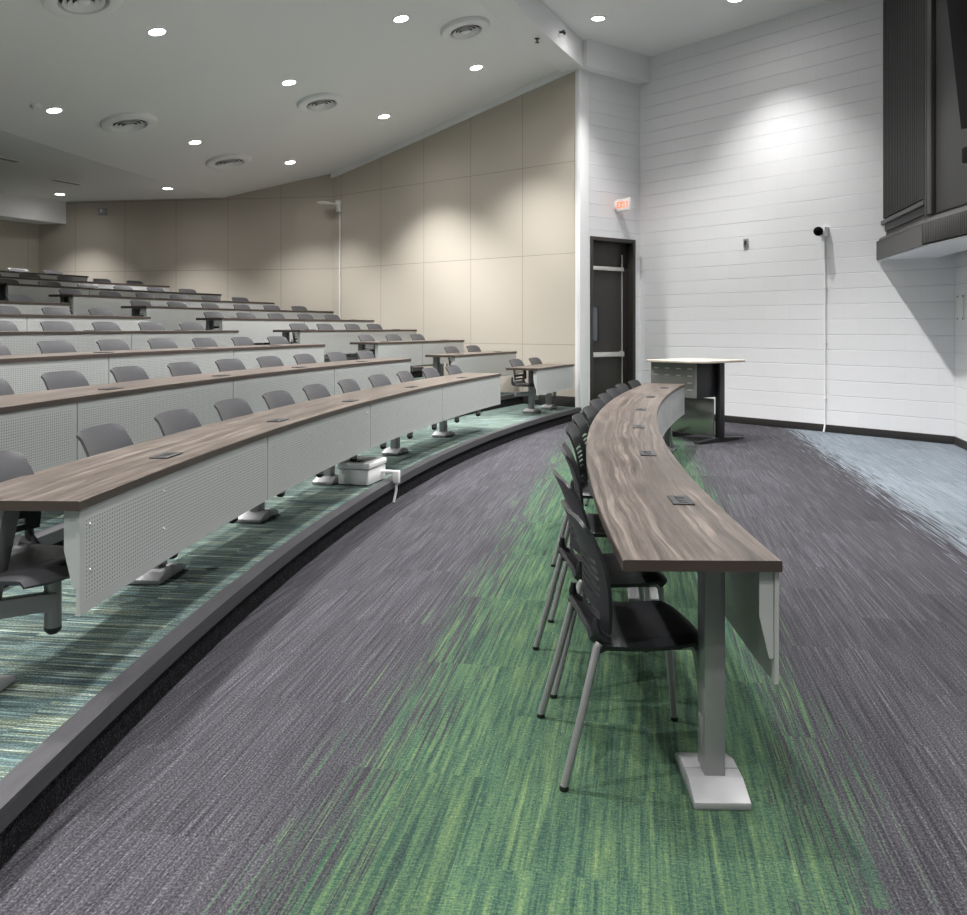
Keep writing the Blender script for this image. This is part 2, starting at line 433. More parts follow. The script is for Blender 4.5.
def wall(name, a, b, z0, z1, mat, holes=None, th=.2, inward=None):
    """upright wall from a to b with its visible face on the line a-b, thickness away from the hall; UV = metres"""
    mb = MB(); L = (b-a).length; d = (b-a).normalized(); nrm = Vector((-d.y, d.x, 0))
    if inward is not None and nrm.dot(inward) > 0: nrm = -nrm
    us = [0, L]; zs = [z0, z1]
    for (u0, u1, v0, v1) in holes or []: us += [u0, u1]; zs += [v0, v1]
    us = sorted(set(us)); zs = sorted(set(zs))
    for i in range(len(us)-1):
        for j in range(len(zs)-1):
            um, zm = (us[i]+us[i+1])/2, (zs[j]+zs[j+1])/2
            if any(h[0] < um < h[1] and h[2] < zm < h[3] for h in holes or []): continue
            q = [(us[i], zs[j]), (us[i+1], zs[j]), (us[i+1], zs[j+1]), (us[i], zs[j+1])]
            for off in (0, th):
                mb.quad([mb.bm.verts.new(a + d*u + nrm*off + Vector((0, 0, z))) for u, z in q], q)
    ring = [(0, z0), (L, z0), (L, z1), (0, z1)]
    for (p, q) in zip(ring, ring[1:]+ring[:1]):
        mb.quad([mb.bm.verts.new(a+d*p[0]+Vector((0, 0, p[1]))), mb.bm.verts.new(a+d*q[0]+Vector((0, 0, q[1]))),
                 mb.bm.verts.new(a+d*q[0]+nrm*th+Vector((0, 0, q[1]))), mb.bm.verts.new(a+d*p[0]+nrm*th+Vector((0, 0, p[1])))],
                [(0, 0), (.01, 0), (.01, .01), (0, .01)])
    bmesh.ops.remove_doubles(mb.bm, verts=mb.bm.verts[:], dist=1e-4)
    return struct(name, mb, mat)
HALL_C = Vector((0, 6, 0))
wall('wall_right', A0, B0, -.1, 5.95, M_BLOCK, inward=HALL_C-A0)
wall('wall_stage', B0, STAGE_END, -.1, 5.95, M_BLOCK, inward=Vector((-1, .2, 0)))
DOOR_T0, DOOR_T1, DOOR_H = .121, 1.15, 2.823
wall('wall_door', A0, D1, -.1, 5.95, M_BLOCK, holes=[(DOOR_T0, DOOR_T1, -.1, DOOR_H)], inward=HALL_C-A0, th=.06)
wall('wall_far', W1a-(W1b-W1a).normalized()*.0, W1b, -.1, 5.95, M_BEIGE, inward=HALL_C-W1a)
wall('wall_far_left', W1b, W2b, -.1, 5.95, M_BEIGE, inward=HALL_C-W1b)
mb = MB()
mb.arc_slab(38.75, 38.95, -.1, 4.5, -16, 27.5, 1.0); mb.clip([PL_W2]); struct('wall_rear', mb, M_BEIGE)
wall('wall_near', Vector((-15, NEAR_Y, 0)), Vector((4.5, NEAR_Y, 0)), -.1, 5.95, M_BEIGE, inward=Vector((0, 1, 0)))
# white pilaster between the block wall and the beige panels
mb = MB(); c = A0 - U_DOOR*1.31 + Vector((.621, -.783, 0))*.0
mb.box((c.x, c.y, 2.7), (.185, .08, 5.4), math.atan2(U_DOOR.y, U_DOOR.x), .004); 
o = struct('trim_1', mb, M_WHITE)

# floor
mb = MB()
pts = [Vector((-4, NEAR_Y, 0)), Vector((3.2, NEAR_Y, 0)), STAGE_END, B0, A0, D1, Vector((1.0, 13.9, 0)), Vector((-4, 13.5, 0))]
mb.prism([(-4, NEAR_Y-.1), (STAGE_END.x+.5, NEAR_Y-.1), (B0.x+.25, B0.y+.1), (A0.x+.15, A0.y+.3), (1.3, 14.0), (-4, 13.8)], -.12, 0.0)
struct('floor', mb, M_FLOOR)
# tiers
TH0, TH1 = -14.5, 29.0
for k in range(1, NT+1):
    R = RB + TREAD*(k-1); R2 = R + TREAD if k < NT else 38.9
    mb = MB(); mb.arc_slab(R+.012, R2+.012, -.1, RISE*k-.004, TH0, TH1, .6); mb.clip([PL_W1, PL_W2, PL_NEAR])
    for f in mb.bm.faces:
        f.material_index = 0 if abs(f.normal.z) > .7 else 1
    bmesh.ops.recalc_face_normals(mb.bm, faces=mb.bm.faces[:])
    for f in mb.bm.faces: f.material_index = 0 if f.normal.z > .7 else 1
    o = struct('floor_tier', mb, [M_TIER, M_RISER])
    mb = MB()
    mb.arc_slab(R-.014, R+.066, RISE*k-.006, RISE*k+.006, TH0, TH1, .5)
    mb.arc_slab(R-.014, R+.010, RISE*k-.056, RISE*k-.006, TH0, TH1, .5)
    mb.clip([PL_W1, PL_W2, PL_NEAR]); struct('trim_%d' % (k+1), mb, M_NOSE)

# ceilings
mb = MB()
ths = [TH0 + (TH1+2-TH0)*i/60 for i in range(61)]
def crow(t, dz): return [mb.bm.verts.new(pol(R, t, cone_h(R, t)+dz)) for R in (26.95, 26.95+(crease(t)-26.95)/2, crease(t), 38.9)]
grid = [crow(t, 0) for t in ths]
gtop = [crow(t, .12) for t in ths]
for i in range(60):
    for j in range(3):
        mb.quad([grid[i][j], grid[i][j+1], grid[i+1][j+1], grid[i+1][j]])
        mb.quad([gtop[i][j], gtop[i+1][j], gtop[i+1][j+1], gtop[i][j+1]])
mb.clip([PL_W1, PL_W2, PL_NEAR])
struct('ceiling', mb, M_CEIL, smooth=4)
mb = MB(); mb.arc_slab(12, 26.9, CEIL_F, CEIL_F+.12, TH0-8, 34, 1.0); mb.clip([PL_WHITE, PL_DOOR, PL_STAGE, PL_NEAR])
struct('ceiling_front', mb, M_CEIL)
# curved bulkhead between the two ceilings and the straight soffit over the door
mb = MB(); mb.arc_slab(26.86, 27.26, 5.37, 5.80, TH0, 26.3, .4); mb.clip([PL_NEAR])
o = struct('trim_12', mb, M_CEIL)
mb = MB(); q = Vector((.621, -.783, 0))
s0 = D1 + q*.22 - U_DOOR*.02; s1 = A0 + q*.22 + U_DOOR*.02
mb.prism([(s0.x, s0.y), (s1.x, s1.y), ((s1-q*.22).x, (s1-q*.22).y), ((s0-q*.22).x, (s0-q*.22).y)], 5.365, 5.80); struct('trim_13', mb, M_CEIL)
# white soffit along the rear wall
mb = MB(); mb.arc_slab(38.15, 38.8, 3.55, 4.2, -14, 26.5, .8); mb.clip([PL_W2, PL_NEAR]); struct('trim_14', mb, M_WHITE)
# thin ledge along the top of the beige wall
mb = MB(); n1 = PL_W1[1]
R0, R9 = 27.0, 32.4
a = W1a - n1*.03; b = W1b - n1*.03
def ledge(a, b, nrm):
    mb_ = MB(); L = (b-a).length; k = 14
    prev = None
    for i in range(k+1):
        p = a.lerp(b, i/k); R = math.hypot(p.x-CX, p.y-CY); h = cone_h(R, math.degrees(math.atan2(p.y-CY, CX-p.x)))
        ring = [mb_.bm.verts.new(p + nrm*.03 + Vector((0, 0, h-.10))), mb_.bm.verts.new(p - nrm*.02 + Vector((0, 0, h-.10))), mb_.bm.verts.new(p - nrm*.02 + Vector((0, 0, h+.02))), mb_.bm.verts.new(p + nrm*.03 + Vector((0, 0, h+.02)))]
        if prev:
            for q_ in range(4): mb_.quad([prev[q_], prev[(q_+1) % 4], ring[(q_+1) % 4], ring[q_]])
        else: mb_.quad(ring[::-1])
        prev = ring
    mb_.quad(prev); return mb_
struct('trim_15', ledge(a, b, n1), M_CEIL)
# black bases
def base(name, a, b, z, inward, h=.10):
    mb = MB(); d = (b-a).normalized(); nrm = Vector((-d.y, d.x, 0))
    if nrm.dot(inward) < 0: nrm = -nrm
    p = [a, b, b+nrm*.012, a+nrm*.012]
    mb.prism([(v.x, v.y) for v in p], z, z+h, .002); return struct(name, mb, M_BASE)
base('baseboard_right', A0, B0, 0, HALL_C-A0)
base('baseboard_stage', B0, STAGE_END, 0, Vector((-1, .2, 0)))
base('baseboard_door', A0, A0-U_DOOR*DOOR_T0, 0, HALL_C-A0)
base('baseboard_pilaster', A0-U_DOOR*1.16+q*.042, A0-U_DOOR*1.40+q*.042, 0, q)
base('baseboard_far', W1a, W1b, RISE, HALL_C-W1a, .16)

# ------------------------------------------------------------------ door
def dpt(t, z, out=0.0): return A0 - U_DOOR*t + q*out + Vector((0, 0, z))
rzd = math.atan2(U_DOOR.y, U_DOOR.x)
mb = MB()
for (t0, t1, z0, z1) in ((DOOR_T1-.06, DOOR_T1, 0, DOOR_H), (DOOR_T0, DOOR_T0+.06, 0, DOOR_H), (DOOR_T0+.06, DOOR_T1-.06, DOOR_H-.06, DOOR_H)):
    c = dpt((t0+t1)/2, (z0+z1)/2, -.085); mb.box(c, (t1-t0, .20, z1-z0), rzd, .003)
dr = struct('door_1', mb, M_FRAME)
def dchild(name, mb, m, par=None, label=None):
    o = mb.build(name, m); o.parent = par or dr
    if label: o['label'] = label
    return o
mb = MB(); mb.box(dpt(.635, 1.16, -.13), (.90, .045, 2.30), rzd, .004); leaf = dchild('door_leaf', mb, M_DOOR)
mb = MB(); mb.box(dpt(.635, 2.57, -.14), (.90, .03, .42), rzd, .003); dchild('transom_panel', mb, M_DOOR)
mb = MB(); mb.box(dpt(.70, 2.34, -.085), (.76, .05, .06), rzd, .004); dchild('head_rail', mb, M_ALU, label='pale metal rail under the transom')
mb = MB(); mb.box(dpt(.70, .975, -.075), (.76, .06, .075), rzd, .006)
mb.box(dpt(1.06, .975, -.095), (.05, .05, .10), rzd, .004); mb.box(dpt(.345, .975, -.095), (.05, .05, .10), rzd, .004)
dchild('push_bar', mb, M_ALU, leaf, 'pale metal push bar across the door')
mb = MB()
for (t0, t1, z0, z1) in ((.85, .88, 1.17, 1.76), (1.04, 1.07, 1.17, 1.76), (.88, 1.04, 1.17, 1.20), (.88, 1.04, 1.73, 1.76)):
    mb.box(dpt((t0+t1)/2, (z0+z1)/2, -.10), (t1-t0, .02, z1-z0), rzd, .002)
dchild('lite_frame', mb, M_BLACK, leaf)
mb = MB(); mb.box(dpt(.96, 1.465, -.104), (.16, .006, .53), rzd); dchild('lite_glass', mb, M_GLASS, leaf, 'narrow pane of bluish glass')
mb = MB(); mb.box(dpt(.325, 1.30, -.098), (.018, .02, 2.55), rzd, .002); dchild('edge_strip', mb, M_ALU, label='thin bright strip along the door edge')

# ------------------------------------------------------------------ desks
def curved_panel(R, t0, t1, z0, z1, th=.012):
    """perforated middle with plain margins"""
    mb = MB(); L = rad(t1-t0)*R; mg = .035/R*180/PI
    n = max(3, int((t1-t0)/.6))
    ts = [t0, t0+mg] + [t0+mg+(t1-t0-2*mg)*i/n for i in range(1, n)] + [t1-mg, t1]
    zs = [z0, z0+.035, z1-.03, z1]
    g = {}
    for side, rr in ((0, R), (1, R+th)):
        for i, t in enumerate(ts):
            for j, z in enumerate(zs): g[side, i, j] = mb.bm.verts.new(pol(rr, t, z))
    for side in (0, 1):
        for i in range(len(ts)-1):
            for j in range(3):
                uvs = [(rad(ts[a]-t0)*R, zs[b]-z0) for a, b in ((i, j), (i+1, j), (i+1, j+1), (i, j+1))]
                mi = 0 if (0 < i < len(ts)-2 and j == 1) else 1
                mb.quad([g[side, i, j], g[side, i+1, j], g[side, i+1, j+1], g[side, i, j+1]], uvs, mi)
    e = len(ts)-1
    for i in range(e):
        for j in (0, 3): mb.quad([g[0, i, j], g[0, i+1, j], g[1, i+1, j], g[1, i, j]], None, 1)
    for j in range(3):
        for i in (0, e): mb.quad([g[0, i, j], g[0, i, j+1], g[1, i, j+1], g[1, i, j]], None, 1)
    return mb
def frame_at(R, th, z):
    """matrix: local x towards the stage, y along the row, z up"""
    return Matrix.Translation(pol(R, th, z)) @ Matrix.Rotation(-rad(th), 4, 'Z')
def mbox(mb, m, c, s, bevel=0.0, **kw):
    t = m @ Matrix.Translation(Vector(c)); mb.box(t.to_translation(), s, 0, bevel, rot=t.to_3x3(), **kw); return mb
def top_slab(Ra, Rb_, z0, z1, t0, t1):
    mb = MB(); n = max(2, int((t1-t0)/.4)); b = .003
    prof = [(Ra, z0), (Ra, z1-b), (Ra+b, z1), (Rb_-b, z1), (Rb_, z1-b), (Rb_, z0)]
    rows = [[mb.bm.verts.new(pol(r, t0+(t1-t0)*i/n, z)) for r, z in prof] for i in range(n+1)]
    vcoord = [-.03, -.003, 0, Rb_-Ra, Rb_-Ra+.003, Rb_-Ra+.03]
    ph = random.uniform(0, 30)
    for i in range(n):
        ua, ub = ph+rad((t1-t0)*i/n)*Ra, ph+rad((t1-t0)*(i+1)/n)*Ra
        for j in range(6):
            k = (j+1) % 6
            va, vb = vcoord[j], vcoord[k]
            if j == 5: va, vb = Rb_-Ra, 0
            mb.quad([rows[i][j], rows[i][k], rows[i+1][k], rows[i+1][j]], [(ua, va), (ua, vb), (ub, vb), (ub, va)], 1 if j in (0, 4) else 0)
    for row, u in ((rows[0], ph), (rows[-1], ph+5)):
        mb.quad(row, [(u, v) if j not in (0, 5) else (u+.03, v) for j, v in enumerate(vcoord)], 1)
    return mb
def pedestal(T, R, th, z0, h, lean=0.0):
    """rectangular post with a cast two-piece foot"""
    m = frame_at(R, th, z0)
    mb = MB(); sec = (.062, .105)
    b = bmesh.new(); bmesh.ops.create_cube(b, size=1.0)
    for v in b.verts:
        top = v.co.z > 0
        v.co = Vector((v.co.x*sec[0] + (lean if top else 0), v.co.y*sec[1], (h if top else .03)))
    bmesh.ops.bevel(b, geom=b.edges[:], offset=.004, segments=2, profile=.5, affect='EDGES')
    mb._merge(b, m)
    leg = T.part('leg', mb, M_SILVER)
    mb = MB()
    prof = [(-.155, .0), (-.003, .0), (-.003, .050), (-.06, .050), (-.155, .022)]
    foot = None
    for sg in (0, 1):
        mb = MB(); mm = m @ Matrix.Rotation(PI/2 + PI*sg, 4, 'Z') @ Matrix.Rotation(PI/2, 4, 'X')
        mb.prism_m(prof, .165, mm)
        bmesh.ops.bevel(mb.bm, geom=mb.bm.edges[:], offset=.004, segments=2, profile=.5, affect='EDGES')
        foot = T.part('foot', mb, M_SILVER2, leg)
    mb = MB(); mbox(mb, m, (lean*.18-.031, 0, .16), (.006, .045, .10), .002); T.part('cover_plate', mb, M_SILVER, leg)
    return leg
def outlet(T, R, th, z):
    m = frame_at(R, th, z)
    mb = MB(); mbox(mb, m, (0, 0, .002), (.080, .165, .006), .002); p = T.part('power_outlet', mb, M_SOCKET)
    mb = MB()
    for i in range(4): mbox(mb, m, (0, -.051+.034*i, .0055), (.034, .024, .002), .0005)
    T.part('socket', mb, M_DARKHOLE, p)
def bracket(T, R, th, zt):
    """tapered plate holding the modesty panel under the top"""
    m = frame_at(R, th, zt) @ Matrix.Rotation(PI/2, 4, 'X')
    mb = MB(); mb.prism_m([(0, 0), (0, -.25), (-.012, -.25), (-.040, -.13), (-.040, 0)], .006, m); T.part('panel_bracket', mb, M_PANEL)

def desk(name, label, z0, H, Rf, Rbk, t0, t1, joints, legs, outs, group, leg_R, lean, bolts=False, seams=(), pz=.30):
    zt = z0+H
    T = Thing(name, label, 'desk', pol((Rf+Rbk)/2, (t0+t1)/2, z0), 0, group)
    cuts = [t0] + list(seams) + [t1]
    for a, b in zip(cuts, cuts[1:]):
        e = .0012
        T.part('tabletop', top_slab(Rf, Rbk, zt-.032, zt, a+(e if a != t0 else 0), b-(e if b != t1 else 0)), [M_WOOD, M_EDGE], smooth=20)
    g = .012/Rf*180/PI
    edges = [t0+.02] + list(joints) + [t1-.02]
    for a, b in zip(edges, edges[1:]):
        p = T.part('modesty_panel', curved_panel(Rf+.006, a+g/2, b-g/2, z0+pz, zt-.034), [M_PERF if pz > .35 else M_PERF_SHADE, M_PANEL], smooth=20)
        if bolts:
            for tt in [a+.16+(b-a-.32)*i/3 for i in range(4)]:
                for zz in (z0+.43, z0+.58):
                    mb = MB(); m = frame_at(Rf+.006, tt, zz) @ Matrix.Rotation(PI/2, 4, 'Y')
                    mb.lathe([(.0, .004), (.004, .0035), (.006, 0.0)], m, 8); T.part('bolt', mb, M_ALU, p)
    for i_, tt in enumerate(legs): pedestal(T, leg_R, tt, z0, H-.034, lean if i_ == 0 and tt < 2.5 else 0.0)
    for tt in (t0+.05, t1-.05): bracket(T, Rf+.02, tt, zt-.033)
    for tt in outs: outlet(T, Rf+.13, tt, zt+.001)
    return T

# long floor table in front of the tiers
seam = 10.1
desk('floor_table', 'long curved walnut-topped table standing on the green carpet, black chairs along it', 0, .74, 24.85, 25.30, 1.29, 20.2,
     [5.0, 8.75, 12.5, 16.3], [1.78, 6.3, 10.6, 15.0, 19.4], [3.31, 6.25, 9.21, 12.2, 15.3, 18.37], None, 25.003, 0.0, seams=[seam], pz=.385)

# tiered desks
R1 = 26.995
C_END = [19.33, 18.91, 18.58, 18.14, 17.59, 17.29, 17.0, 16.7, 16.4, 16.1]
C_J0 = [1.88]
R_START = [22.39, 21.82, 21.45, 20.92, 20.35, 19.84, 19.41, 19.18, 18.9, 18.6]
R_ENDS = [25.82, 26.47, 27.01, 27.51, 28.02, 28.40, 27.63, 27.16, 26.70, 25.08]
TIERW = ['lowest tier', 'second tier', 'third tier', 'fourth tier', 'fifth tier', 'sixth tier', 'seventh tier', 'eighth tier', 'ninth tier', 'top tier']
SEATS = []          # (R, theta, z, label, group)
def seat_step(R): return 0.766/R*180/PI
for k in range(NT):
    R = R1 + TREAD*k; z0 = RISE*(k+1)
    # middle block: from the aisle back towards the camera side, as far as the photo reaches
    pj = 2.075/R*180/PI
    start = 1.88
    th = C_END[k]
    ths_ = [th]
    while th - pj > 1.0:
        th -= pj
        if px_of(pol(R, th)) < -330 or pol(R, th).y < .3: break
        ths_.append(th)
    ths_ = ths_[::-1]
    if k == 0: ths_ = [1.88, 6.06, 10.44, 14.89, 19.33]
    if k == 1: ths_ = ([ths_[0]] if ths_[0] < 4 else []) + [6.13, 10.34, 14.61, 18.91]
    t0, t1 = ths_[0], ths_[-1]
    vis = px_of(pol(R, t1)) > 2
    if vis and t1-t0 > 1:
        if k == 0: legs = [2.05, 5.15, 8.0, 10.9, 14.4, 17.5]
        else:
            legs = [t1-1.6-2*seat_step(R)*i for i in range(8)]; legs = [l for l in legs if l > t0+.3]
        outs = [4.01, 7.14, 10.22, 13.66, 17.1] if k == 0 else ([7.30, 10.44, 13.5, 16.6] if k == 1 else [l-.3 for l in legs])
        desk('tier_desk', 'long curved desk with perforated grey panels on the %s, left of the aisle' % TIERW[k], z0, DESK_H, R, R+.455, t0, t1,
             ths_[1:-1], legs, outs, 'curved desks of the left seating block', R+.42, .13, bolts=(k < 2))
        i = 0
        while True:
            th = ((18.80 - 1.587*i) if i < 10 else 18.80 - 1.587*i - .35) if k == 0 else (t1 - (.40 if k == 1 else .5) - seat_step(R)*i)
            if th < t0+.5: break
            if px_of(pol(R+.62, th)) > -70:
                SEATS.append((R+.21, th, z0, 'grey swing-out seat on the %s, %s from the aisle in the left block' % (TIERW[k], ORD[i] if i else 'next'), 'seats of the left block'))
            i += 1
    # far block between the aisle and the beige wall
    t0, t1 = R_START[k], R_ENDS[k]
    if k == 9: t0 = 20.5
    L = rad(t1-t0)*R
    if px_of(pol(R, t1)) > 0:
        if k > 6: t0 = max(t0, 19.0 + (k-7)*1.2)
        L = rad(t1-t0)*R
        nj = max(1, round(L/1.75)); js = [t0+(t1-t0)*i/nj for i in range(1, nj)]
        if k in (2, 3, 4, 5): js = [24.2]
        legs = [t0+.35, t1-.35] + ([] if L < 2.2 else [(t0+t1)/2])
        if k == 0: legs = [24.0, 25.5]
        desk('side_desk', 'short curved desk on the %s, between the aisle and the beige wall' % TIERW[k], z0, DESK_H, R, R+.455, t0, t1, js, legs, [t0+.9, t1-.9] if L > 2 else [], 'short desks of the wall block', R+.36, .08)
        ns = max(2, round(L/.76)); 
        FIX = {0: [23.6, 25.2], 1: [23.88, 25.42], 2: [22.63, 24.2, 25.73], 3: [22.34, 23.71, 25.2, 26.46], 4: [21.25, 22.65, 24.08, 25.56, 26.95]}
        tl = FIX.get(k) or [t0 + (t1-t0)*(i+.62)/(ns+.12) for i in range(ns)]
        for i, th in enumerate(tl):
            p = pol(R+.62, th)
            if px_of(p) < -40: continue
            SEATS.append((R+.21, th, z0, 'grey swing-out seat on the %s, %s from the aisle in the wall block' % (TIERW[k], ORD[i] if i else 'next'), 'seats of the wall block'))

# ------------------------------------------------------------------ chairs
def shell(grid, th, mat_none=None):
    """solid shell from a grid of points (rows of (x,y,z) or None for a slot); returns MB"""
    mb = MB(); nr, nc = len(grid), len(grid[0])
    V = {}
    P = [[Vector(p) for p in row] for row in grid]
    nrm = [[None]*nc for _ in range(nr)]
    for i in range(nr):
        for j in range(nc):
            a = P[min(i+1, nr-1)][j]-P[max(i-1, 0)][j]; b = P[i][min(j+1, nc-1)]-P[i][max(j-1, 0)]
            nrm[i][j] = a.cross(b).normalized()
    return mb, P, nrm
def shell_mesh(fn, nu, nv, th, skip=lambda i, j: False, ref=Vector((0, 0, 1))):
    mb = MB(); P = [[Vector(fn(i/nu, j/nv)) for j in range(nv+1)] for i in range(nu+1)]
    F, Bk = {}, {}
    for i in range(nu+1):
        for j in range(nv+1):
            a = P[min(i+1, nu)][j]-P[max(i-1, 0)][j]; b = P[i][min(j+1, nv)]-P[i][max(j-1, 0)]
            n = a.cross(b); n = n.normalized() if n.length > 1e-9 else ref
            F[i, j] = P[i][j]; Bk[i, j] = P[i][j]-n*th
    VF, VB = {}, {}
    def vf(k):
        if k not in VF: VF[k] = mb.bm.verts.new(F[k])
        return VF[k]
    def vb(k):
        if k not in VB: VB[k] = mb.bm.verts.new(Bk[k])
        return VB[k]
    cells = {(i, j) for i in range(nu) for j in range(nv) if not skip(i, j)}
    for (i, j) in cells:
        q_ = [(i, j), (i+1, j), (i+1, j+1), (i, j+1)]
        mb.quad([vf(k) for k in q_]); mb.quad([vb(k) for k in q_[::-1]])
        for (a, b, nb) in ((q_[0], q_[1], (i, j-1)), (q_[1], q_[2], (i+1, j)), (q_[2], q_[3], (i, j+1)), (q_[3], q_[0], (i-1, j))):
            if nb not in cells: mb.quad([vf(b), vf(a), vb(a), vb(b)])
    return mb
LEAN = [-.195, .045, .05]
def back_fn(base_z, top_z, w):
    """u up the back (0 bottom), v across"""
    def fn(u, v):
        y = (v-.5)*2
        z = base_z + (top_z-base_z)*u
        ww = w*(.455 + .03*sin(PI*min(u*1.1, 1))) * (1 - .045*max(0, (u-.93)/.07)**2)
        # side profile: slightly forward in the middle, rolling back at the top
        x = LEAN[0] - LEAN[1]*u - LEAN[2]*max(0, u-.45)**1.8*2.2 + .02*sin(PI*u)
        x += .030*(y*y)*(1-.3*u)                # wraps round the sitter
        zz = z - .016*abs(y)**6*max(0, (u-.88)/.12)
        return (x, y*ww, zz)
    return fn
def seat_fn(z):
    def fn(u, v):
        y = (v-.5)*2; x = LEAN[0]-.02 + (.42 if LEAN[0] < -.17 else .385)*u
        w = .205 + .025*sin(PI*min(1, u*1.1)); 
        edge = abs(y)
        zz = z - .022*(1-y*y)*sin(PI*min(1, u*1.25)) - (( .034*max(0, (u-.84)/.16)**2)**3 + (.018*(max(0, edge-.80)/.2)**2)**3)**(1/3)
        if u < .12: zz += .03*((.12-u)/.12)**1.5
        xx = x - .042*(max(0, u-.60)/.4)**2*edge**4
        return (xx, y*w, zz)
    return fn
def chair_shells(T, z_seat, z_back0, z_top, mat, slots):
    mb = shell_mesh(seat_fn(z_seat), 14, 12, .016)
    seat = T.part('seat', mb, mat, smooth=50)
    NU = 26
    def skip(i, j):
        if not slots: return False
        return (i in (2, 3, 7, 9, 11, 13, 15)) and 2 <= j <= 11
    mb = shell_mesh(back_fn(z_back0, z_top, .46), NU, 14, .012, skip)
    # ribs either side joining back and seat
    bx = LEAN[0]
    for s in (-1, 1):
        mb.tube([(bx+.035, s*.195, z_seat-.012), (bx-.005, s*.205, z_seat+.012), (bx-.01, s*.203, z_back0+.02), (bx-.008, s*.198, z_back0+.05)], [.014, .018, .014, .008], 8)
    back = T.part('backrest', mb, mat, smooth=50)
    return seat, back
def make_swing_seat():
    LEAN[:] = [-.285, .065, .025]
    T = Thing('swing_seat', 'x', 'seat', (0, 0, 0), 0, None, local=True)
    chair_shells(T, .425, .475, .765, M_GREYPL, True)
    mb = MB(); mb.tube([(0, 0, .185), (0, 0, .36)], .028, 14); post = T.part('support_post', mb, M_SILVER)
    mb = MB(); mb.lathe([(0, .165), (.016, .168), (.026, .178), (.0295, .187), (.0295, .192), (0, .192)], n=14); T.part('end_cap', mb, M_BLACK, post, label='black rounded cap under the post')
    mb = MB(); mb.lathe([(.0, .36), (.036, .362), (.040, .372), (.033, .382), (.040, .392), (.046, .40), (.046, .415), (0, .415)], n=14); T.part('swivel_collar', mb, M_BLACK)
    mb = MB()
    # arm from the post back to the desk's leg line, kinked sideways
    m = Matrix.Translation(Vector((-.10, -.14, .285))) @ Matrix.Rotation(math.atan2(-.26, -.22), 4, 'Z')
    mbox(mb, m, (0, 0, 0), (.36, .042, .062), .004); T.part('swing_arm', mb, M_SILVER)
    return T.o
def make_floor_chair():
    LEAN[:] = [-.150, .05, .03]
    T = Thing('stacking_chair', 'x', 'chair', (0, 0, 0), 0, None, local=True)
    chair_shells(T, .435, .450, .80, M_BLKPL, True)
    for s in (-1, 1):
        mb = MB(); mb.tube([(-.265, s*.255, .012), (-.208, s*.238, .22), (-.158, s*.222, .418), (-.150, s*.219, .428)], .0125, 12); l = T.part('leg', mb, M_SILVER)
        mb = MB(); mb.lathe([(0, 0), (.0125, 0), (.0145, .004), (.014, .014), (0, .014)], Matrix.Translation(Vector((-.266, s*.2555, 0))), 12); T.part('glide', mb, M_BLACK, l)
        mb = MB(); mb.tube([(.205, s*.195, .012), (.185, s*.188, .25), (.165, s*.182, .385), (.150, s*.180, .400), (.12, s*.180, .402)], .0125, 12); l = T.part('leg', mb, M_SILVER)
        mb = MB(); mb.lathe([(0, 0), (.0125, 0), (.0145, .004), (.014, .014), (0, .014)], Matrix.Translation(Vector((.2055, s*.1955, 0))), 12); T.part('glide', mb, M_BLACK, l)
    mb = MB()
    for s in (-1, 1): mb.tube([(-.152, s*.214, .405), (-.12, s*.182, .402), (.15, s*.180, .398)], .010, 10)
    mb.tube([(-.10, -.18, .398), (-.10, .18, .398)], .009, 10); mb.tube([(.12, -.18, .396), (.12, .18, .396)], .009, 10)
    T.part('seat_frame', mb, M_BLACK)
    return T.o
proto = make_swing_seat(); first = True
def place(proto, R, th, z, label, group, used, jit=0.0):
    o = proto if not used else copy_tree(proto)
    o.location = pol(R, th, z); o.rotation_euler = (0, 0, -rad(th)+jit)
    o['label'] = label
    if group: o['group'] = group
    return o
for i, (R, th, z, lab, grp) in enumerate(SEATS):
    place(proto, R, th-(.2 if i == 10 else 0), z, lab, grp, i > 0, rad(-14) if i == 10 else random.uniform(-.05, .05))
fc = make_floor_chair()
FCH = [(25.22, 2.30), (25.235, 3.85), (25.21, 5.75), (25.21, 7.95), (25.20, 9.45), (25.165, 10.9), (25.165, 12.4), (25.165, 14.0), (25.17, 15.5), (25.19, 17.25), (25.16, 18.8)]
for i, (R, th) in enumerate(FCH):
    lab = 'black four-legged chair on the green carpet, %s from the near end of the floor table' % (ORD[i] if i else 'nearest')
    place(fc, R, th, 0, lab, 'black chairs along the floor table', i > 0, rad((6.5, 8, 1)[i]) if i < 3 else rad(-6)+random.uniform(-.04, .04))

# ------------------------------------------------------------------ white box on the first tier
T = Thing('plastic_box', 'white plastic box with a pipe over the riser edge, in front of the lowest desk', 'box', (-.965, 7.17, RISE))
rb = rad(-15)
mb = MB(); mb.box((-.965, 7.17, RISE+.063), (.26, .36, .120), rb, .012); T.part('box_body', mb, M_WPLAST)
mb = MB(); mb.box((-.965, 7.17, RISE+.150), (.275, .375, .052), rb, .016, seg=3); lid = T.part('lid', mb, M_WPLAST)
mb = MB(); mb.box((-1.015, 7.09, RISE+.1765), (.12, .10, .004), rb, .001); T.part('label_plate', mb, M_SOCKET, lid, label='dark plate on the white lid')
mb = MB(); m0 = Vector((-.86, 7.24, RISE+.075))
mb.tube([m0, (-.74, 7.20, RISE+.075), (-.70, 7.19, RISE+.07)], .014, 10)
mb.box((-.695, 7.19, RISE+.035), (.05, .05, .10), rb, .006)
mb.tube([(-.695, 7.19, RISE), (-.697, 7.185, .10), (-.715, 7.17, .01)], .010, 10); T.part('drain_pipe', mb, M_WPLAST)

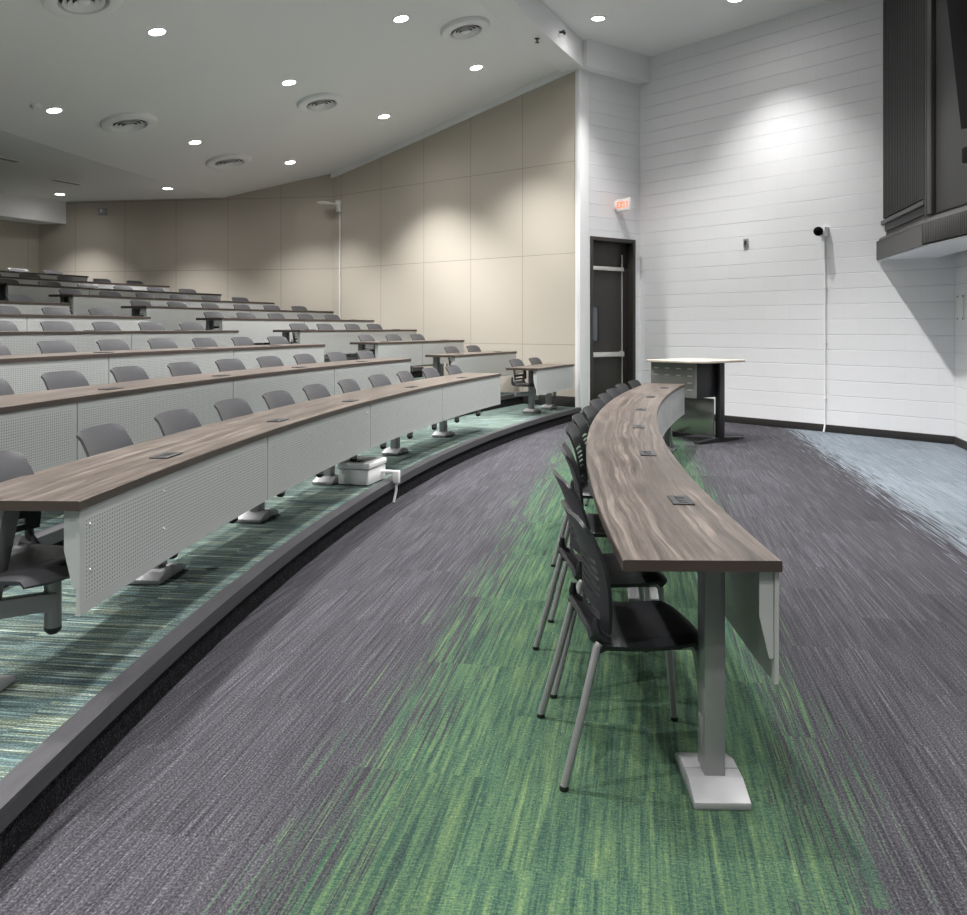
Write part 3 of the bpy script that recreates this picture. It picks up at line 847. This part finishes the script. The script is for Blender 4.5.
# ------------------------------------------------------------------ podium
pa = Vector((.783, .621, 0)).normalized(); pb = Vector((-.621, .783, 0)).normalized()
P0 = Vector((2.90, 11.02, 0)); rzp = math.atan2(pa.y, pa.x)
def pp(a, b, z=0.0): return P0 + pa*a + pb*b + Vector((0, 0, z))
T = Thing('podium_desk', 'tall instructor desk with a pale top and black frame, before the white block wall', 'podium', P0)
mb = MB(); out = []
for (a, b) in ((-.47, .0), (-.36, -.10), (.38, -.09), (.48, .0), (.46, .74), (.38, .80), (-.42, .80), (-.50, .74), (-.52, .08)):
    v = pp(a, b); out.append((v.x, v.y))
mb.prism(out, .972, 1.0, .004); T.part('tabletop', mb, M_PODTOP)
mb = MB(); mb.box(pp(-.165, .40, .76), (.46, .70, .42), rzp, .004); cabn = T.part('equipment_case', mb, M_BLACK, label='black case under the top')
mb = MB(); mb.box(pp(-.40, .40, .76), (.012, .71, .42), rzp, .002); sp = T.part('side_panel', mb, M_PODGREY, label='grey vented steel side')
mb = MB()
for row in range(4):
    for c_ in range(4):
        if row > 1 and c_ not in (0,): continue
        mb.box(pp(-.407, .14+.175*c_, .90-.085*row), (.006, .07, .014), rzp, .001)
T.part('vent_slots', mb, M_ALU, sp)
for (b, nm) in ((.02, 'leg'), (.74, 'leg')):
    mb = MB(); mb.box(pp(.02, b, .50), (.10, .07, .95), rzp, .006); l = T.part('leg', mb, M_BLACK)
    mb = MB(); mm = Matrix.Translation(pp(0, b)) @ Matrix.Rotation(rzp, 4, 'Z') @ Matrix.Rotation(PI/2, 4, 'X')
    mb.prism_m([(-.44, .012), (-.44, .028), (-.05, .055), (.08, .055), (.46, .028), (.46, .012)], .07, mm); f_ = T.part('foot', mb, M_BLACK, l)
    mb = MB()
    for a in (-.40, .42): mb.lathe([(0, 0), (.02, 0), (.02, .013), (0, .013)], Matrix.Translation(pp(a, b)), 10)
    T.part('leveller', mb, M_ALU, f_)
mb = MB(); mb.box(pp(-.06, .38, .30), (.022, .66, .46), rzp, .003); T.part('modesty_panel', mb, M_PODPANEL, label='satin grey panel below the case')

# ------------------------------------------------------------------ things on the walls
U_W = U_WHITE; N_W = Vector((-.783, -.621, 0)).normalized(); rzw = math.atan2(U_W.y, U_W.x)
def wp(x_, z, out=0.0):
    s = 61.3 + (83.5-61.3)/315*(x_-640)
    v = A0 + U_W*((Vector(((x_-483.5)/s, 900/s, 0))-A0).dot(U_W)); return v + N_W*out + Vector((0, 0, z))
cpt = 4.589, 12.113
c0 = A0 + U_W*((Vector((4.60, 12.10, 0))-A0).dot(U_W))
T = Thing('surveillance_camera', 'white wall-mounted camera with a black ball at the conduit top', 'camera', c0+Vector((0, 0, 2.62)))
mb = MB(); mb.box(c0+N_W*.05+Vector((0, 0, 2.69)), (.10, .10, .13), rzw, .012); mb.box(c0+N_W*.03+Vector((0, 0, 2.60)), (.05, .06, .07), rzw, .008); T.part('mount', mb, M_WPLAST)
mb = MB(); prof = [(0, -.062)] + [(.062*cos(a), .062*sin(a)) for a in [rad(-90+15*i) for i in range(1, 12)]] + [(0, .062)]
mb.lathe(prof, Matrix.Translation(c0+N_W*.13-U_W*.03+Vector((0, 0, 2.69))), 18); T.part('lens_ball', mb, M_SCREEN, label='glossy black ball')
mb = MB(); cc = c0+N_W*.016
mb.tube([cc+Vector((0, 0, 2.565)), cc+Vector((0, 0, .10)), cc+N_W*.012+Vector((0, 0, .06)), cc+N_W*.03+Vector((0, 0, .002))], .012, 10)
for z in (.45, 1.2, 1.95): mb.box(cc+Vector((0, 0, z)), (.05, .03, .018), rzw, .003)
single('conduit', mb, M_WPLAST, 'thin white conduit running down the block wall to the floor', 'conduit')
c1 = A0 + U_W*((Vector((3.82, 13.08, 0))-A0).dot(U_W))
T = Thing('wall_control', 'small grey control plate alone on the white block wall', 'control', c1+Vector((0, 0, 2.57)))
mb = MB(); mb.box(c1+N_W*.012+Vector((0, 0, 2.63)), (.075, .024, .125), rzw, .004); T.part('cover_plate', mb, M_SILVER)
mb = MB(); mb.box(c1+N_W*.026+Vector((0, 0, 2.635)), (.035, .006, .06), rzw, .002); T.part('switch', mb, M_SOCKET)
rzs = math.atan2(U_STAGE.y, U_STAGE.x); N_S = Vector((-.97, .24, 0)).normalized()
c2 = B0 + U_STAGE*.28
T = Thing('wall_board', 'framed white notice plate at the right edge, below the dark cabinet', 'sign', c2+Vector((0, 0, 1.49)))
mb = MB(); mb.box(c2+N_S*.006+Vector((0, 0, 1.635)), (.24, .012, .29), rzs, .002); T.part('plate', mb, M_WPLAST)
mb = MB()
for i in (-1, 1):
    for j in (-1, 1): mb.box(c2+N_S*.014+U_STAGE*(.105*i)+Vector((0, 0, 1.635+.13*j)), (.02, .005, .02), rzs, .001)
T.part('corner_clip', mb, M_SOCKET)

# exit sign, flag-mounted off the door wall
e0 = A0 - U_DOOR*.565
T = Thing('exit_sign', 'lit red EXIT sign sticking out above the dark door', 'sign', e0+Vector((0, 0, 3.24)))
ec = e0 + q*.165
mb = MB(); mb.box(ec+Vector((0, 0, 3.34)), (.05, .28, .195), math.atan2(U_DOOR.y, U_DOOR.x), .008); body = T.part('sign_box', mb, M_WPLAST)
mb = MB(); mb.box(e0+q*.02+Vector((0, 0, 3.34)), (.10, .04, .12), rzd, .006); T.part('wall_canopy', mb, M_WPLAST)
def exit_letters(face):
    # 5 x 7 strokes: letter outlines laid out left to right on the face
    mb = MB(); nrm = face; right = Vector((nrm.y, -nrm.x, 0))*-1
    if right.dot(q) < 0: pass
    glyphs = {'E': [(0, 0, .014, .10), (.014, 0, .05, .014), (.014, .043, .042, .057), (.014, .086, .05, .10)],
              'I': [(.018, 0, .032, .10)], 'T': [(.018, 0, .032, .086), (0, .086, .05, .10)]}
    x0 = -.118
    base_c = ec + nrm*.0265 + Vector((0, 0, 3.29))
    def rect(x_a, z_a, x_b, z_b):
        c_ = base_c + right*((x_a+x_b)/2) + Vector((0, 0, (z_a+z_b)/2))
        mb.box(c_, (.004, abs(x_b-x_a), z_b-z_a), math.atan2(nrm.y, nrm.x))
    for i, ch in enumerate('EXIT'):
        ox = x0 + .062*i
        if ch == 'X':
            for sgn in (1, -1):
                c_ = base_c + right*(ox+.025) + Vector((0, 0, .05))
                ang = math.atan2(.09, .042)*sgn
                r3 = Matrix((nrm, right, Vector((0, 0, 1)))).transposed() @ Matrix.Rotation(ang, 3, 'X')
                mb.box(c_, (.004, .108, .014), rot=r3)
        else:
            for r_ in glyphs[ch]: rect(ox+r_[0], r_[1], ox+r_[2], r_[3])
    return mb
T.part('lettering', exit_letters(-pa), M_EXIT, body, label='glowing orange-red letters EXIT')
T.part('lettering', exit_letters(pa), M_EXIT, body, label='glowing orange-red letters EXIT')

# ------------------------------------------------------------------ devices on the beige wall
u1 = (W1b-W1a).normalized(); nW1 = -PL_W1[1]
g0 = W1a + u1*5.58
T = Thing('access_point', 'white flat disc on a bracket high on the beige wall corner', 'antenna', g0+Vector((0, 0, 3.66)))
rz1 = math.atan2(u1.y, u1.x)
mb = MB(); mb.box(g0+nW1*.045+Vector((0, 0, 3.74)), (.10, .06, .18), rz1, .008); mb.box(g0+nW1*.14+u1*.05+Vector((0, 0, 3.80)), (.05, .20, .03), rz1, .006); mb.box(g0+nW1*.05+Vector((0, 0, 3.84)), (.09, .09, .06), rz1, .01); T.part('bracket', mb, M_WPLAST)
mb = MB(); mb.lathe([(0, -.016), (.12, -.014), (.155, 0), (.15, .012), (.10, .022), (0, .025)], Matrix.Translation(g0+nW1*.30+u1*.10+Vector((0, 0, 3.80))) @ Matrix.Rotation(.06, 4, 'Y'), 24); T.part('disc', mb, M_WPLAST)
mb = MB(); gg = g0+nW1*.016
mb.tube([gg+Vector((0, 0, 3.66)), gg+Vector((0, 0, 1.1))], .014, 8)
single('conduit', mb, M_WPLAST, 'thin pale conduit running down the beige wall below the disc', 'conduit')
g1 = W1b + d2*4.92
nW2 = -PL_W2[1]
T = Thing('alarm_box', 'small silver box high on the beige wall near the far corner', 'alarm', g1+Vector((0, 0, 3.70)))
rz2 = math.atan2(d2.y, d2.x)
mb = MB(); mb.box(g1+nW2*.03+Vector((0, 0, 3.78)), (.16, .06, .15), rz2, .008); T.part('case', mb, M_SILVER)
mb = MB(); mb.box(g1+nW2*.07+Vector((0, 0, 3.79)), (.06, .03, .08), rz2, .008); T.part('lens', mb, M_ALU)

# ------------------------------------------------------------------ stage cabinet with screen
F0 = Vector((5.04, 11.55, 0)); F1 = Vector((4.615, 9.47, 0)); F2 = Vector((4.70, 8.62, 0)); 
u_a = (F1-F0).normalized(); n_a = Vector((u_a.y, -u_a.x, 0))
if n_a.x > 0: n_a = -n_a
F2 = F1 + u_a*3.2 + n_a*-.35
u_b = (F2-F1).normalized(); n_b = Vector((u_b.y, -u_b.x, 0))
if n_b.x > 0: n_b = -n_b
T = Thing('stage_cabinet', 'dark wall cabinet with ribbed doors hanging over the stage corner', 'cabinet', (5.2, 9.6, 2.27))
back = Vector((.72, -.10, 0))
L_a = (F1-F0).length; L_b = (F2-F1).length
def cab(u, n, o_, s0, s1, d0, d1, z0, z1, mb, bev=.004):
    c_ = o_ + u*((s0+s1)/2) + n*((d0+d1)/2) + Vector((0, 0, (z0+z1)/2))
    mb.box(c_, (abs(s1-s0), abs(d1-d0), z1-z0), math.atan2(u.y, u.x), bev)
ZB = 2.27; ZL = 2.56; ZT = 5.76
mb = MB()
def inset(p, n, d): return p - n*d
ring = [F0-n_a*.10, F1-n_a*.10, F2-n_b*.10, F2+Vector((.55, 0, 0)), B0+U_STAGE*1.6-N_S*.01, B0+Vector((-.04, -.05, 0)), A0+U_W*4.42+N_W*.005]
mb.prism([(v.x, v.y) for v in ring], ZL-.02, ZT); T.part('carcass', mb, M_CAB)
# ledge at the bottom: plain left part, fluted right part
mb = MB()
ring = [F0, F1, F1-n_a*.2+u_a*.0, F0-n_a*.55]
mb.prism([(v.x, v.y) for v in [F0, F1, F1-n_a*.70, F0-n_a*.60]], ZB, ZL-.06)
mb.prism([(v.x, v.y) for v in [F0-n_a*.03, F1-n_a*.03, F1-n_a*.70, F0-n_a*.60]], ZL-.06, ZL-.02); ledge_o = T.part('ledge', mb, M_CAB2)
mb = MB(); mb.prism([(v.x, v.y) for v in [F1, F2, F2-n_b*.6, F1-n_b*.6]], ZB+.012, ZL-.06, 0); 
k_ = 0.0
while k_ < L_b-.04:
    cab(u_b, n_b, F1, k_+.004, k_+.030, -.004, .012, ZB+.015, ZL-.065, mb, .003); k_ += .042
T.part('fluted_band', mb, M_CAB2, ledge_o)
mb = MB(); mb.prism([(v.x, v.y) for v in [F0-n_a*.02+u_a*.02, F1-n_a*.02, F2-n_b*.02, F2-n_b*.55, F1-n_a*.62, F0-n_a*.60]], ZB-.014, ZB-.001); T.part('underside', mb, M_WHITE, label='pale underside panel')
# sloped ledge top
mb = MB()
for (p, r, n) in ((F0, F1, n_a), (F1, F2, n_b)):
    a_ = [p, r, r-n*.12, p-n*.12]
    vv = [mb.bm.verts.new(x + Vector((0, 0, z))) for x, z in zip(a_, (ZL-.06, ZL-.06, ZL+.03, ZL+.03))]
    mb.quad(vv); lo = [mb.bm.verts.new(x + Vector((0, 0, ZL-.075))) for x in a_]
    for i in range(4): mb.quad([vv[i], vv[(i+1) % 4], lo[(i+1) % 4], lo[i]])
T.part('ledge_cap', mb, M_CAB2, ledge_o)
# ribbed door
mb = MB(); cab(u_a, n_a, F0-n_a*.10, .10, L_a-.10, .0, .02, ZL+.06, ZT-.02, mb); cab(u_a, n_a, F0-n_a*.10, L_a-.10, L_a-.02, 0, .05, ZL+.03, ZT-.02, mb); door = T.part('door', mb, M_CAB)
mb = MB(); k_ = .14
w_ = [.10, .10, .16, .05, .05, .05, .05, .05]
while k_ < L_a-.18:
    cab(u_a, n_a, F0-n_a*.10, k_, k_+.045, .015, .05, ZL+.22, ZT-.02, mb, .004); k_ += .075
T.part('ribs', mb, M_CAB, door)
mb = MB(); cab(u_a, n_a, F0-n_a*.10, .02, L_a-.13, .02, .055, ZL+.15, ZL+.20, mb, .003); T.part('bottom_rail', mb, M_CAB2, door)
mb = MB(); cab(u_b, n_b, F1-n_b*.10, .0, .10, .0, .05, ZL+.03, ZT-.02, mb); T.part('corner_post', mb, M_CAB2)
mb = MB(); cab(u_b, n_b, F1-n_b*.10, .14, L_b, .0, .018, ZL+.03, ZT-.02, mb); T.part('face_panel', mb, M_CAB)
# screen on a tilted mount in front of the cabinet
SC = F1 + u_b*2.27 + n_b*.22
T = Thing('display_screen', 'black flat screen tilted forward, cut by the right edge', 'screen', SC+Vector((0, 0, 3.2)))
rz_b = math.atan2(u_b.y, u_b.x)
rt = Matrix.Rotation(rz_b, 3, 'Z') @ Matrix.Rotation(rad(6), 3, 'X')
mb = MB(); mb.box(SC+Vector((0, 0, 4.05)), (1.9, .06, 1.7), rot=rt, bevel=.006); T.part('panel', mb, M_SCREEN)
mb = MB(); mb.box(F1+u_b*2.17+n_b*.04+Vector((0, 0, 3.77)), (.5, .22, .35), rz_b, .01); T.part('mount', mb, M_BLACK)
SP = F1 + u_b*1.36
mb = MB(); mb.box(SP+n_b*.02+Vector((0, 0, 2.99)), (.40, .14, .14), rz_b, .012); 
T = Thing('sound_bar', 'small black speaker bar below the screen at the right edge', 'speaker', SP+Vector((0, 0, 2.95)))
T.part('body', mb, M_SCREEN)
mb = MB(); mb.box(SP+n_b*-.06+Vector((0, 0, 2.99)), (.16, .06, .08), rz_b, .006); T.part('bracket', mb, M_ALU)

# ------------------------------------------------------------------ ceiling fittings
def tilt(R, th, flat=False):
    """matrix on the ceiling: local z straight into the room (down the slope normal)"""
    slope = 0 if flat or R > crease(th) else 1
    sl = (5.47-FLAT_H)/(crease(th)-27)
    out = Vector((-cos(rad(th)), sin(rad(th)), 0))          # away from the centre
    zax = -(Vector((0, 0, 1)) + out*sl).normalized() if slope else Vector((0, 0, -1))
    xax = (out - zax*out.dot(zax)).normalized(); yax = zax.cross(xax)
    return Matrix((xax, yax, zax)).transposed().to_4x4()
def ceil_m(R, th, z=None):
    flat = z is not None
    return Matrix.Translation(pol(R, th, z if flat else cone_h(R, th))) @ tilt(R, th, flat)
def downlight(m, label):
    T = Thing('downlight', label, 'ceiling light', m.to_translation(), 0, 'recessed ceiling downlights')
    mb = MB(); mb.lathe([(.088, .010), (.110, .006), (.114, .0), (.105, -.002), (.086, -.004), (.088, .010)], m, 28); T.part('trim_ring', mb, M_WHITE)
    mb = MB(); mb.lathe([(0, .006), (.05, .006), (.088, .004), (.088, -.002)], m, 28); T.part('lens', mb, M_LAMP)
def vent(m, label, r=.26):
    T = Thing('ceiling_vent', label, 'vent', m.to_translation(), 0, 'round ceiling vents')
    mb = MB(); mb.lathe([(r*1.0, -.004), (r, .03), (r*.96, .055), (r*.88, .066), (r*.70, .070), (r*.64, .062), (r*.60, .040), (r*.60, -.004), (r*1.0, -.004)], m, 40); T.part('collar', mb, M_WHITE)
    for i, (a, z) in enumerate(((.50, .040), (.37, .048), (.24, .056))):
        mb = MB(); mb.lathe([(r*(a-.085), z-.012), (r*(a+.03), z+.022), (r*(a+.025), z+.026), (r*(a-.10), z-.006), (r*(a-.085), z-.012)], m, 32); T.part('ring_blade', mb, M_WHITE)
    mb = MB(); mb.lathe([(0, .074), (r*.10, .072), (r*.15, .062), (r*.15, .050), (0, .050)], m, 24); T.part('centre_disc', mb, M_WHITE)
    mb = MB(); mb.lathe([(0, .004), (r*.60, .004), (r*.60, .0)], m, 24); T.part('throat', mb, M_SOCKET)
LIGHTS = []
vis = [(28.21, 18.80, 'recessed downlight in the sloped ceiling, top centre beside the large vent'),
       (28.16, 23.62, 'recessed downlight nearest the beige wall under the curved bulkhead'),
       (30.38, 15.25, 'largest bright downlight at the upper left of the sloped ceiling'),
       (30.23, 20.18, 'recessed downlight just above the middle round vent'),
       (30.14, 24.99, 'recessed downlight near the beige wall, right of the middle vent'),
       (32.66, 17.09, 'recessed downlight left of the leftmost full round vent'),
       (32.59, 21.94, 'recessed downlight between the two leftmost round vents'),
       (32.55, 26.20, 'recessed downlight beside the beige wall corner, right of the smallest vent')]
for R, th, lab in vis:
    m = ceil_m(R, th); downlight(m, lab); LIGHTS.append((m, {28.16: 1.15, 30.14: 1.5, 32.55: .75, 32.59: .38, 32.66: .25}.get(R, 1.0)))
for R, th, lab in ((34.90, 25.15, 'recessed downlight at the tip of the low rear ceiling'), (37.35, 24.63, 'recessed downlight in the low rear ceiling, above the far corner')):
    m = ceil_m(R, th, FLAT_H); downlight(m, lab); LIGHTS.append((m, 6 / 10 if R < 36 else .4))
for R, th, lab in ((26.35, 24.0, 'recessed downlight in the high front ceiling, beside the curved bulkhead'), (24.47, 24.06, 'recessed downlight at the top edge, closest to the white block wall')):
    m = ceil_m(R, th, CEIL_F); downlight(m, lab); LIGHTS.append((m, .58))
# the rest of the grid lies outside the photograph: lamps only, plus one added for the white wall
for R, ths_ in ((28.2, (14.25, 9.5, 4.8, 0, -5)), (30.5, (11.2, 6.5, 1.8, -3)), (33, (13.5, 9, 4.5, 0, -5)), (37.0, (20.5, 15, 9, 3))):
    for th in ths_: LIGHTS.append((ceil_m(R, th) if R < 34.3 else ceil_m(R, th, FLAT_H), 1.0 if R < 31 else (.16 if R < 34 else .06)))
for R, ths_ in ((26.0, (18, 11, 4, -4)), (24.0, (17, 9.5, 2, -6)), (22.0, (20.5, 13, 5,))):  # innermost far lamp is unseen, added to even the white wall's light
    for th in ths_: LIGHTS.append((ceil_m(R, th, CEIL_F), 1.8 if th > 15 else (.9 if R > 25 else .55)))
for R, th, lab, r in ((27.71, 20.64, 'round vent nearest the curved bulkhead, top centre', .33), (30.36, 22.16, 'round vent in the middle of the sloped ceiling', .36), (32.45, 19.12, 'round vent at the left, beside the low rear ceiling', .38), (32.98, 24.22, 'smallest looking round vent, nearest the beige wall corner', .39), (30.40, 13.0, 'round vent cut off by the top left edge', .38)):
    vent(ceil_m(R, th), lab, r)
for R, th, lab in ((36.03, 23.08, 'flat slot grille in the low rear ceiling, near the far downlight'), (35.15, 19.72, 'flat slot grille at the left edge of the low rear ceiling')):
    m = ceil_m(R, th, FLAT_H); T = Thing('slot_grille', lab, 'vent', m.to_translation(), 0, 'slot grilles')
    mb = MB(); mbox(mb, m, (0, 0, .004), (.14, .62, .012), .002); T.part('frame', mb, M_CEIL)
    mb = MB()
    for i in (-1, 0, 1): mbox(mb, m, (.035*i, 0, .011), (.016, .56, .004))
    T.part('slot', mb, M_SOCKET)
m = ceil_m(32.65, 16.54); mb = MB(); mb.lathe([(0, .05), (.04, .05), (.065, .03), (.07, 0), (0, 0)], m, 20)
single('smoke_detector', mb, M_CEIL, 'small round detector left of a downlight in the sloped ceiling', 'detector')
for (R, th, z, lab) in ((27.02, 22.55, 5.37, 'dark sprinkler head under the curved bulkhead'),):
    mb = MB(); p = pol(R, th, z); mb.lathe([(0, 0), (.035, 0), (.035, -.008), (.012, -.012), (.010, -.05), (.03, -.055), (.03, -.06), (0, -.06)], Matrix.Translation(p), 14)
    single('sprinkler_head', mb, M_SOCKET, lab, 'sprinkler')
mb = MB(); p = pol(26.86, 23.6, 5.58); inn = Vector((cos(rad(23.6)), -sin(rad(23.6)), 0))
mb.tube([p, p+inn*.05], .016, 10); mb.tube([p+inn*.05, p+inn*.07], .03, 10); mb.box(p+inn*.075+Vector((0, 0, -.02)), (.03, .05, .03), 0, .004)
single('sprinkler_head', mb, M_SOCKET, 'dark sprinkler head on the lit side of the curved bulkhead', 'sprinkler')

# ------------------------------------------------------------------ lamps
for i, (m, k) in enumerate(LIGHTS):
    l = bpy.data.lights.new('downlight_lamp', 'SPOT'); l.energy = 400*k; l.spot_size = rad(98); l.spot_blend = .8
    l.shadow_soft_size = .07; l.color = (1.0, .985, .965)
    o = bpy.data.objects.new('downlight_lamp', l); COL.objects.link(o)
    o.location = m.to_translation() + Vector((0, 0, -.03))
    l2 = l.copy(); l2.energy = 20*k; l2.spot_size = rad(172); l2.spot_blend = 1.0      # added wide weak fill to brighten upper walls and ceiling
    o = bpy.data.objects.new('downlight_fill', l2); COL.objects.link(o)
    o.location = m.to_translation() + Vector((0, 0, -.035))
w = bpy.data.worlds.new('World'); S.world = w; w.use_nodes = True
w.node_tree.nodes['Background'].inputs[0].default_value = (.9, .95, 1, 1); w.node_tree.nodes['Background'].inputs[1].default_value = .15

# ------------------------------------------------------------------ camera
cam = bpy.data.cameras.new('Camera'); co = bpy.data.objects.new('Camera', cam); COL.objects.link(co)
co.location = (0, 0, 1.40); co.rotation_euler = (PI/2, 0, 0)
cam.sensor_fit = 'HORIZONTAL'; cam.sensor_width = 36; cam.lens = 900/967*36
cam.shift_x = 0.0; cam.shift_y = (327.7-457.5)/967; cam.clip_start = .05; cam.clip_end = 100
S.camera = co
S.view_settings.view_transform = 'Standard'; S.view_settings.look = 'None'; S.view_settings.gamma = 1.0
S.view_settings.use_curve_mapping = False; S.view_settings.exposure = .95
S.cycles.use_denoising = True
S.cycles.max_bounces = 10; S.cycles.diffuse_bounces = 5; S.cycles.transparent_max_bounces = 12
S.cycles.sample_clamp_indirect = 6.0
S.cycles.use_light_tree = True
